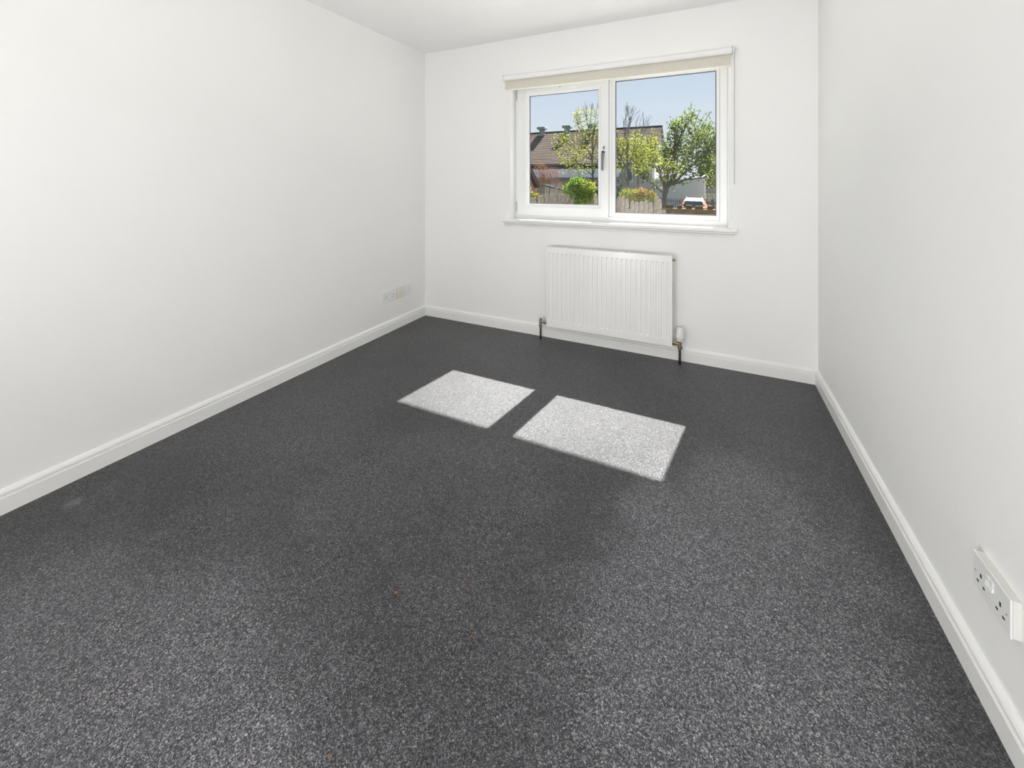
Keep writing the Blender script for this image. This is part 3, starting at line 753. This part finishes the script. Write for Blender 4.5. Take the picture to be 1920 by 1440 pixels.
def fence(y, x0, x1, tab, pitch, w, label, mats, tops):
    base = gz(y); H0 = 1.5
    f = tag(empty('picket_fence', ((x0+x1)/2, y, base)), label, 'fence')
    cx = (x0+x1)/2
    proto = [obj('picket', picket_mesh(w, H0, t), m, f) for t, m in zip(tops, mats)]
    used = [False]*len(proto)
    x = x0+w/2; i = 0
    while x < x1:
        k = random.randrange(len(proto))
        h = lerp(tab, x)-base
        p = proto[k] if not used[k] else dupe(proto[k], f)
        used[k] = True
        p.location = (x-cx, random.uniform(-.006,.0), 0); p.scale = (random.uniform(.9,1.05), 1, (h+random.uniform(-.012,.012))/H0)
        p.rotation_euler = (0, random.uniform(-.012,.012), 0)
        x += pitch; i += 1
    top = min(z for _, z in tab)-base
    for z in (.3, top-.22): obj('rail', bx(x0-cx, x1-cx, .0105, .05, z, z+.07), M['timber2'], f)
    xx = x0+.3
    while xx < x1: obj('post', bx(xx-cx-.045, xx-cx+.045, .051, .14, 0, top-.05), M['timber2'], f); xx += 1.8
    return f
fence(10, -5.4, -2.33, [(-5.4,.80),(-4.35,.76),(-4.1,.80),(-3.9,.885),(-3.5,.88),(-3.3,.87),(-3.1,.85),(-2.8,.83),(-2.33,.80)], .108, .092,
      'weathered grey picket fence behind the left window pane', [M['timber'],M['timber2'],M['timber']], [2,0,1])
fence(9, -2.31, -.815, [(-2.3,.92),(-1.86,.90),(-1.66,.87),(-1.50,.79),(-1.42,.765),(-1.34,.765),(-1.27,.80),(-1.20,.80),(-1.13,.745),(-1.08,.77),(-1.02,.84),(-.975,.885),(-.93,.87),(-.87,.79),(-.82,.755)], .097, .082,
      'weathered grey picket fence with a scalloped top behind the right pane', [M['timber'],M['timber2'],M['timber']], [0,1,1])

# ---- garden hut and shed at the left
ht = tag(empty('garden_hut', (-6.42, 13, gz(13))), 'orange brown timber hut with a dark bargeboard at the left edge of the window', 'hut')
b0 = gz(13)
bm = bmesh.new()
pr = [(-1.0,0),(1.0,0),(1.0,1.10-b0),(0,3.0-b0),(-1.0,1.10-b0)]
A = [bm.verts.new((x,0,z)) for x,z in pr]; Bv = [bm.verts.new((x,.12,z)) for x,z in pr]
bm.faces.new(A); bm.faces.new(Bv[::-1])
for i in range(5): bm.faces.new([A[i],A[(i+1)%5],Bv[(i+1)%5],Bv[i]])
obj('walls', bm, M['hutwood'], ht)
for s_ in (-1,1):
    bm = bmesh.new()
    pr = [(s_*.0,3.02-b0),(s_*.0,3.22-b0),(s_*1.16,1.02-b0),(s_*1.05,.98-b0)]
    A = [bm.verts.new((x,-.16,z)) for x,z in pr]; Bv = [bm.verts.new((x,.16,z)) for x,z in pr]
    bm.faces.new(A); bm.faces.new(Bv[::-1])
    for i in range(4): bm.faces.new([A[i],A[(i+1)%4],Bv[(i+1)%4],Bv[i]])
    obj('roof_slope', bm, M['barge'], ht)
obj('corner_post', bx(.93, 1.04, -.05, -.001, 0, 1.05-b0), M['hutwood'], ht)
f = obj('window', (lambda b:(ring(b, .70, .88, .55-b0, 1.02-b0, (.03,)*4, -.045, -.002), b)[1])(bmesh.new()), M['white_out'], ht)
obj('pane', bx(.731, .849, -.03, -.01, .581-b0, .989-b0), M['darkglass'], f)
sh = tag(empty('garden_shed', (-6.55, 18, gz(18))), 'small pale shed with a sloping felt roof between the rust tree and the green bush', 'shed')
b0 = gz(18)
bm = bmesh.new()
pr = [(-.55,0),(.62,0),(.62,.74-b0),(-.55,1.0-b0)]
A = [bm.verts.new((x,0,z)) for x,z in pr]; Bv = [bm.verts.new((x,1.6,z)) for x,z in pr]
bm.faces.new(A); bm.faces.new(Bv[::-1])
for i in range(4): bm.faces.new([A[i],A[(i+1)%4],Bv[(i+1)%4],Bv[i]])
obj('walls', bm, M['render'], sh)
bm = bmesh.new()
pr = [(-.62,1.03-b0),(.72,.73-b0),(.72,.78-b0),(-.62,1.08-b0)]
A = [bm.verts.new((x,-.1,z)) for x,z in pr]; Bv = [bm.verts.new((x,1.7,z)) for x,z in pr]
bm.faces.new(A); bm.faces.new(Bv[::-1])
for i in range(4): bm.faces.new([A[i],A[(i+1)%4],Bv[(i+1)%4],Bv[i]])
obj('roof', bm, M['leanroof'], sh)

# ---- plants
class Geo:
    def __init__(s): s.v = []; s.f = []
    def tube(s, p0, p1, r0, r1, seg=6):
        p0 = Vector(p0); p1 = Vector(p1); d = p1-p0
        if d.length < 1e-5: return
        d.normalize(); u = d.orthogonal().normalized(); w = d.cross(u); b = len(s.v)
        for p, r in ((p0,r0),(p1,r1)):
            for k in range(seg):
                t = 2*PI*k/seg; s.v.append(tuple(p+(u*math.cos(t)+w*math.sin(t))*r))
        for k in range(seg): s.f.append((b+k, b+(k+1)%seg, b+seg+(k+1)%seg, b+seg+k))
        s.f.append(tuple(b+k for k in reversed(range(seg)))); s.f.append(tuple(b+seg+k for k in range(seg)))
    def leaf(s, p, L, up=0.0, ratio=.55):
        d = Vector((random.gauss(0,1), random.gauss(0,1), random.gauss(0,.8)+up))
        if d.length < 1e-3: d = Vector((1,0,0))
        d.normalize(); w = d.orthogonal().normalized()
        w.rotate(Matrix.Rotation(random.uniform(0,2*PI), 3, d)); nn = d.cross(w)
        p = Vector(p); b = len(s.v); W_ = L*ratio*.5
        s.v += [tuple(p), tuple(p+d*L*.5+w*W_+nn*W_*.35), tuple(p+d*L), tuple(p+d*L*.5-w*W_+nn*W_*.35)]
        s.f += [(b,b+1,b+2),(b,b+2,b+3)]
def grow(geo, tips, p, d, L, r, depth, spread, upb, nch=(2,3), rel=.74):
    """recursive branch"""
    q = p+d*L*.5+Vector((random.gauss(0,.04),random.gauss(0,.04),0))*L
    e_ = q+(d+Vector((random.gauss(0,.08),random.gauss(0,.08),.05))).normalized()*L*.5
    geo.tube(p, q, r, r*.85); geo.tube(q, e_, r*.85, r*.68)
    if depth <= 2: tips.append((q.copy(), depth))
    if depth == 0:
        tips.append((e_.copy(), 0)); return
    for _ in range(random.randint(*nch)):
        nd = (d+Vector((random.gauss(0,spread),random.gauss(0,spread),random.gauss(upb,spread*.5)))).normalized()
        grow(geo, tips, e_, nd, L*rel*random.uniform(.8,1.15), r*.62, depth-1, spread, upb, nch, rel)
def finish(name, root, g_, m, kind=None):
    o = raw(name, [tuple(Vector(v)-root.location) for v in g_.v], g_.f, m, root)
    if kind: o['kind'] = kind
    return o
def blob_leaves(geo, blobs, n, L, up=0.0, shell=.45, ratio=.55):
    vol = [b[3]*b[4]*b[5] for b in blobs]; tot = sum(vol)
    for b, vv in zip(blobs, vol):
        for _ in range(int(n*vv/tot)):
            while True:
                q = Vector((random.uniform(-1,1),random.uniform(-1,1),random.uniform(-1,1)))
                if shell < q.length <= 1: break
            geo.leaf((b[0]+q.x*b[3], b[1]+q.y*b[4], b[2]+q.z*b[5]), L*random.uniform(.6,1.3), up, ratio)

# big broadleaf tree on the right
def tree_big():
    X, Y = -1.90, 20.0; Z = gz(Y)
    t = tag(empty('broadleaf_tree', (X, Y, Z)), 'large dense mid green tree rising behind the fence beside the orange car', 'tree')
    random.seed(21)
    tk = Geo(); br = Geo(); lf = Geo(); tips = []
    tk.tube((X,Y,Z), (X+.02,Y,Z+1.3), .13, .11, 10); tk.tube((X+.02,Y,Z+1.3), (X+.12,Y,Z+2.3), .11, .09, 10)
    for dx, dz, L, r in ((.30,.9,1.6,.07),(-.25,.9,1.5,.06),(.75,.75,1.9,.07),(.15,1,2.1,.07),(.9,.35,1.5,.05),(-.55,.5,1.1,.04),(.55,.85,2.2,.06)):
        s0 = Vector((X+.12, Y, Z+random.uniform(1.6,2.3)))
        d = Vector((dx, random.uniform(-.35,.35), dz)).normalized()
        grow(br, tips, s0, d, L*.62, r, 3, .34, .12)
    for p, dpt in tips:
        for _ in range(9 if dpt < 2 else 4):
            lf.leaf(p+Vector((random.gauss(0,.10),random.gauss(0,.10),random.gauss(0,.10))), random.uniform(.09,.17), .15, .6)
    blob_leaves(lf, [(-1.35,20,2.3,.95,.8,.85),(-.55,20,2.6,.95,.8,1.0),(-.95,20,3.5,.85,.7,.75),(-.1,20,2.9,.6,.6,.8),(-1.7,20,1.5,.42,.4,.75),(-1.2,20,1.4,.6,.5,.40),(-.35,20,1.8,.6,.5,.42),(-.7,20,4.15,.3,.35,.35),(-2.25,20,2.35,.55,.5,.5),(-1.95,20.1,1.25,.34,.3,.5),(-1.6,20.1,.95,.36,.3,.28),(-1.85,20.2,1.85,.5,.4,.45)], 4300, .115, .1, .2, .6)
    # leafy shoots at the crown's outline
    for (x,z) in ((-1.75,3.45),(-1.55,3.8),(-1.3,3.95),(-1.1,4.2),(-.95,4.4),(-.72,4.75),(-.55,4.5),(-.35,4.35),(-.15,4.2),(.1,4.3),(.2,3.8),(-2.0,3.1),(-2.25,2.85),(.32,3.3)):
        q = Vector((x, 20+random.uniform(-.4,.4), z)); c = Vector((x*.6-.4, 20, z-.7))
        br.tube(c, q, .014, .006, 5)
        for k in range(10):
            f_ = random.uniform(.45,1.05); lf.leaf(c.lerp(q, f_)+Vector((random.gauss(0,.03),random.gauss(0,.03),0)), random.uniform(.09,.15), .9, .5)
    finish('trunk', t, tk, M['bark']); finish('branches', t, br, M['bark'], 'stuff'); finish('foliage', t, lf, M['leaf_big'], 'stuff')
tree_big()

def tree_slim(X, Y, seed, label, stems, blobs, nl, ttop, twigs, L=.12, trunk_r=.07, k=1.0):
    X *= k; Y *= k; L *= k; trunk_r *= k; twigs = 1.2+(twigs-1.2)*k
    stems = [(i, a, b_, c*k) for i,a,b_,c in stems]; ttop = [(a*k, 1.2+(gz(Y/k)+h-1.2)*k-gz(Y)) for a,h in ttop]
    blobs = [(b[0]*k, b[1]*k, 1.2+(b[2]-1.2)*k, b[3]*k, b[4]*k, b[5]*k) for b in blobs]
    Z = gz(Y); t = tag(empty('slender_tree', (X, Y, Z)), label, 'tree')
    random.seed(seed); tk = Geo(); br = Geo(); lf = Geo(); tips = []
    pts = [Vector((X,Y,Z))]+[Vector((X+dx,Y,Z+h)) for dx,h in ttop]
    for i in range(len(pts)-1):
        r0 = trunk_r*(1-.75*i/len(pts)); r1 = trunk_r*(1-.75*(i+1)/len(pts)); tk.tube(pts[i], pts[i+1], r0, r1, 8)
    for (i, dx, dz, L_) in stems:
        s0 = pts[i]; d = Vector((dx, random.uniform(-.3,.3), dz)).normalized()
        grow(br, tips, s0, d, L_, trunk_r*.45, 3, .26, .18)
    for p, dpt in tips:
        if p.z < twigs:
            for _ in range(4): lf.leaf(p+Vector((random.gauss(0,.12),random.gauss(0,.12),random.gauss(0,.12))), L*random.uniform(.7,1.3), .1, .65)
    blob_leaves(lf, blobs, nl, L, .1, .1, .65)
    finish('trunk', t, tk, M['bark']); finish('branches', t, br, M['twig'], 'stuff'); finish('foliage', t, lf, M['leaf_lime'], 'stuff')
tree_slim(-5.72, 22, 5, 'slender lime green tree in front of the roof seen through the left pane',
    [(1,-.7,.8,1.0),(2,-.8,.7,1.1),(2,.2,1,1.1),(3,-.5,.9,1.1),(3,.3,1,1.0),(4,-.3,1,.9),(4,.1,1,.9),(3,-.9,.5,.8)],
    [(-7.6,22,3.0,.55,.5,.5),(-6.9,22,2.6,.8,.6,.7),(-6.1,22,3.3,.9,.6,1.0),(-7.2,22,1.75,.5,.4,.25),(-6.3,22,1.85,.8,.5,.35),(-5.8,22,4.7,.45,.4,.7),(-6.4,22,4.2,.45,.4,.5),(-5.4,22,2.6,.5,.5,.9)], 1300,
    [(.0,1.6),(-.02,2.7),(-.05,3.6),(-.02,4.4),(.02,5.2)], 5.2, .105)
tree_slim(-3.12, 18, 9, 'slender tree with a dark straight trunk just right of the window mullion',
    [(2,-.35,1,.9),(2,.5,.9,.9),(3,-.2,1,.9),(3,.3,1,.9),(4,-.1,1,.8),(4,.15,1,.8),(3,-.5,.8,.8)],
    [(-3.5,18,2.6,.4,.4,.6),(-3.0,18,2.6,.6,.5,.6),(-2.6,18,2.3,.5,.5,.55),(-3.45,18,1.85,.3,.3,.3),(-2.7,18,1.75,.45,.4,.3)], 1500,
    [(-.02,1.4),(-.04,2.1),(-.06,2.8),(-.04,3.4),(-.02,4.0)], 3.0, .092, .055, k=15/18)
tree_slim(-2.86, 18.8, 14, 'thin forked sapling between the straight trunk and the big tree',
    [(1,.85,.55,.75),(2,.1,1,.7),(3,.3,1,.7),(3,-.1,1,.7),(4,.1,1,.6)],
    [(-2.75,18.8,2.35,.5,.4,.5),(-2.3,18.8,2.7,.4,.4,.55),(-2.2,18.8,2.1,.45,.4,.45)], 1000,
    [(.0,1.55),(.01,2.2),(-.02,2.7),(.03,3.3),(.02,3.9)], 3.3, .092, .042, k=17.3/18.8)

def bush(name, X, Y, label, blobs, n, L, m, cat='bush', up=.3, stems=5, m2=None, blobs2=None, n2=0, ratio=.55):
    Z = gz(Y); t = tag(empty(name, (X, Y, Z)), label, cat)
    st = Geo(); lf = Geo()
    for k in range(stems):
        b = random.choice(blobs); st.tube((X+random.uniform(-.05,.05),Y,Z), (b[0]+random.uniform(-.5,.5)*b[3], b[1], b[2]+.2*b[5]), .02, .006, 5)
    blob_leaves(lf, blobs, n, L, up, .25, ratio)
    finish('stems', t, st, M['bark'], 'stuff'); finish('foliage', t, lf, m, 'stuff')
    if m2:
        l2 = Geo(); blob_leaves(l2, blobs2, n2, L, up, .1, ratio); finish('tipped_foliage', t, l2, m2, 'stuff')
random.seed(31)
bush('green_shrub', -3.66, 9.6, 'bright green rounded bush hanging over the left picket fence',
     [(-3.12,9.6,1.12,.26,.22,.17),(-3.22,9.6,.88,.27,.25,.20),(-2.98,9.6,.70,.16,.2,.22),(-2.86,9.6,1.0,.2,.2,.2),(-2.78,9.6,.82,.15,.18,.16)] and
     [(-2.88,9.6,1.18,.20,.2,.12),(-3.02,9.6,1.0,.24,.24,.18),(-2.80,9.6,.74,.17,.2,.24),(-2.68,9.6,1.0,.20,.2,.20),(-2.60,9.6,.86,.14,.18,.15)],
     2600, .062, M['leaf_bush'], m2=M['leaf_yel'], blobs2=[(-2.62,9.6,1.02,.19,.2,.22),(-2.56,9.6,.82,.13,.15,.14)], n2=420)
bush('red_tipped_shrub', -1.62, 10.4, 'yellow green and red tipped shrub above the scalloped picket fence',
     [(-1.85,10.4,.84,.20,.2,.20),(-1.62,10.4,.80,.24,.2,.22),(-1.38,10.4,.80,.2,.2,.16),(-1.22,10.4,.74,.12,.15,.13)],
     1500, .06, M['leaf_yel'], up=1.2, m2=M['leaf_red'], blobs2=[(-1.48,10.35,.90,.18,.15,.12),(-1.30,10.35,.88,.14,.15,.10)], n2=420, ratio=.4)
bush('dark_shrub', -3.16, 15, 'dark green hedge shrub behind the picket fence beside the mullion',
     [(-3.16,15,.77,.41,.3,.34),(-3.54,15,.82,.32,.3,.32)], 1500, .09, M['leaf_dark'])
bush('dark_conifer', -3.42, 13.5, 'dark evergreen behind the right side of the bright green bush',
     [(-3.35,13.5,.75,.22,.25,.45),(-3.2,13.5,.55,.25,.25,.4)], 1300, .08, M['leaf_dark'])
bush('ivy_clump', -4.42, 10.15, 'olive leafy clump growing over the far left end of the picket fence',
     [(-4.25,10.2,.74,.20,.1,.14),(-4.45,10.2,.85,.2,.12,.12)], 620, .055, M['leaf_yel'])
bush('rust_tree', -6.15, 16, 'rust red twiggy small tree left of the green bush', [(-6.40,16,1.74,.34,.35,.30),(-5.92,16,1.46,.42,.35,.40),(-6.30,16,1.35,.40,.3,.32),(-5.62,16,1.02,.26,.2,.20)], 2300, .055, M['leaf_rust'], cat='tree', stems=14, ratio=.35)
def far(X, Y, label, blobs, n, L, m):
    Z = gz(Y); t = tag(empty('distant_tree', (X,Y,Z)), label, 'tree'); tk = Geo(); lf = Geo()
    tk.tube((X,Y,Z), (X,Y,blobs[0][2]), .25, .12, 8); blob_leaves(lf, blobs, n, L, .1, .3, .7)
    finish('trunk', t, tk, M['bark']); finish('foliage', t, lf, m, 'stuff')
far(1.2, 62, 'distant blue green tree rising behind the brown board fence', [(.6,62,3.2,1.9,1.5,2.2),(2.0,62,4.0,1.8,1.5,2.4),(-.2,62,1.6,1.2,1.2,1.3)], 5200, .42, M['leaf_far'])
far(1.5, 50, 'yellow green tree over the top of the brown board fence at the right', [(.35,50,1.3,.9,.6,.8),(1.4,50,3.1,1.25,.8,1.35),(2.3,50,1.9,1.1,.8,1.1)], 2600, .26, M['leaf_lime'])
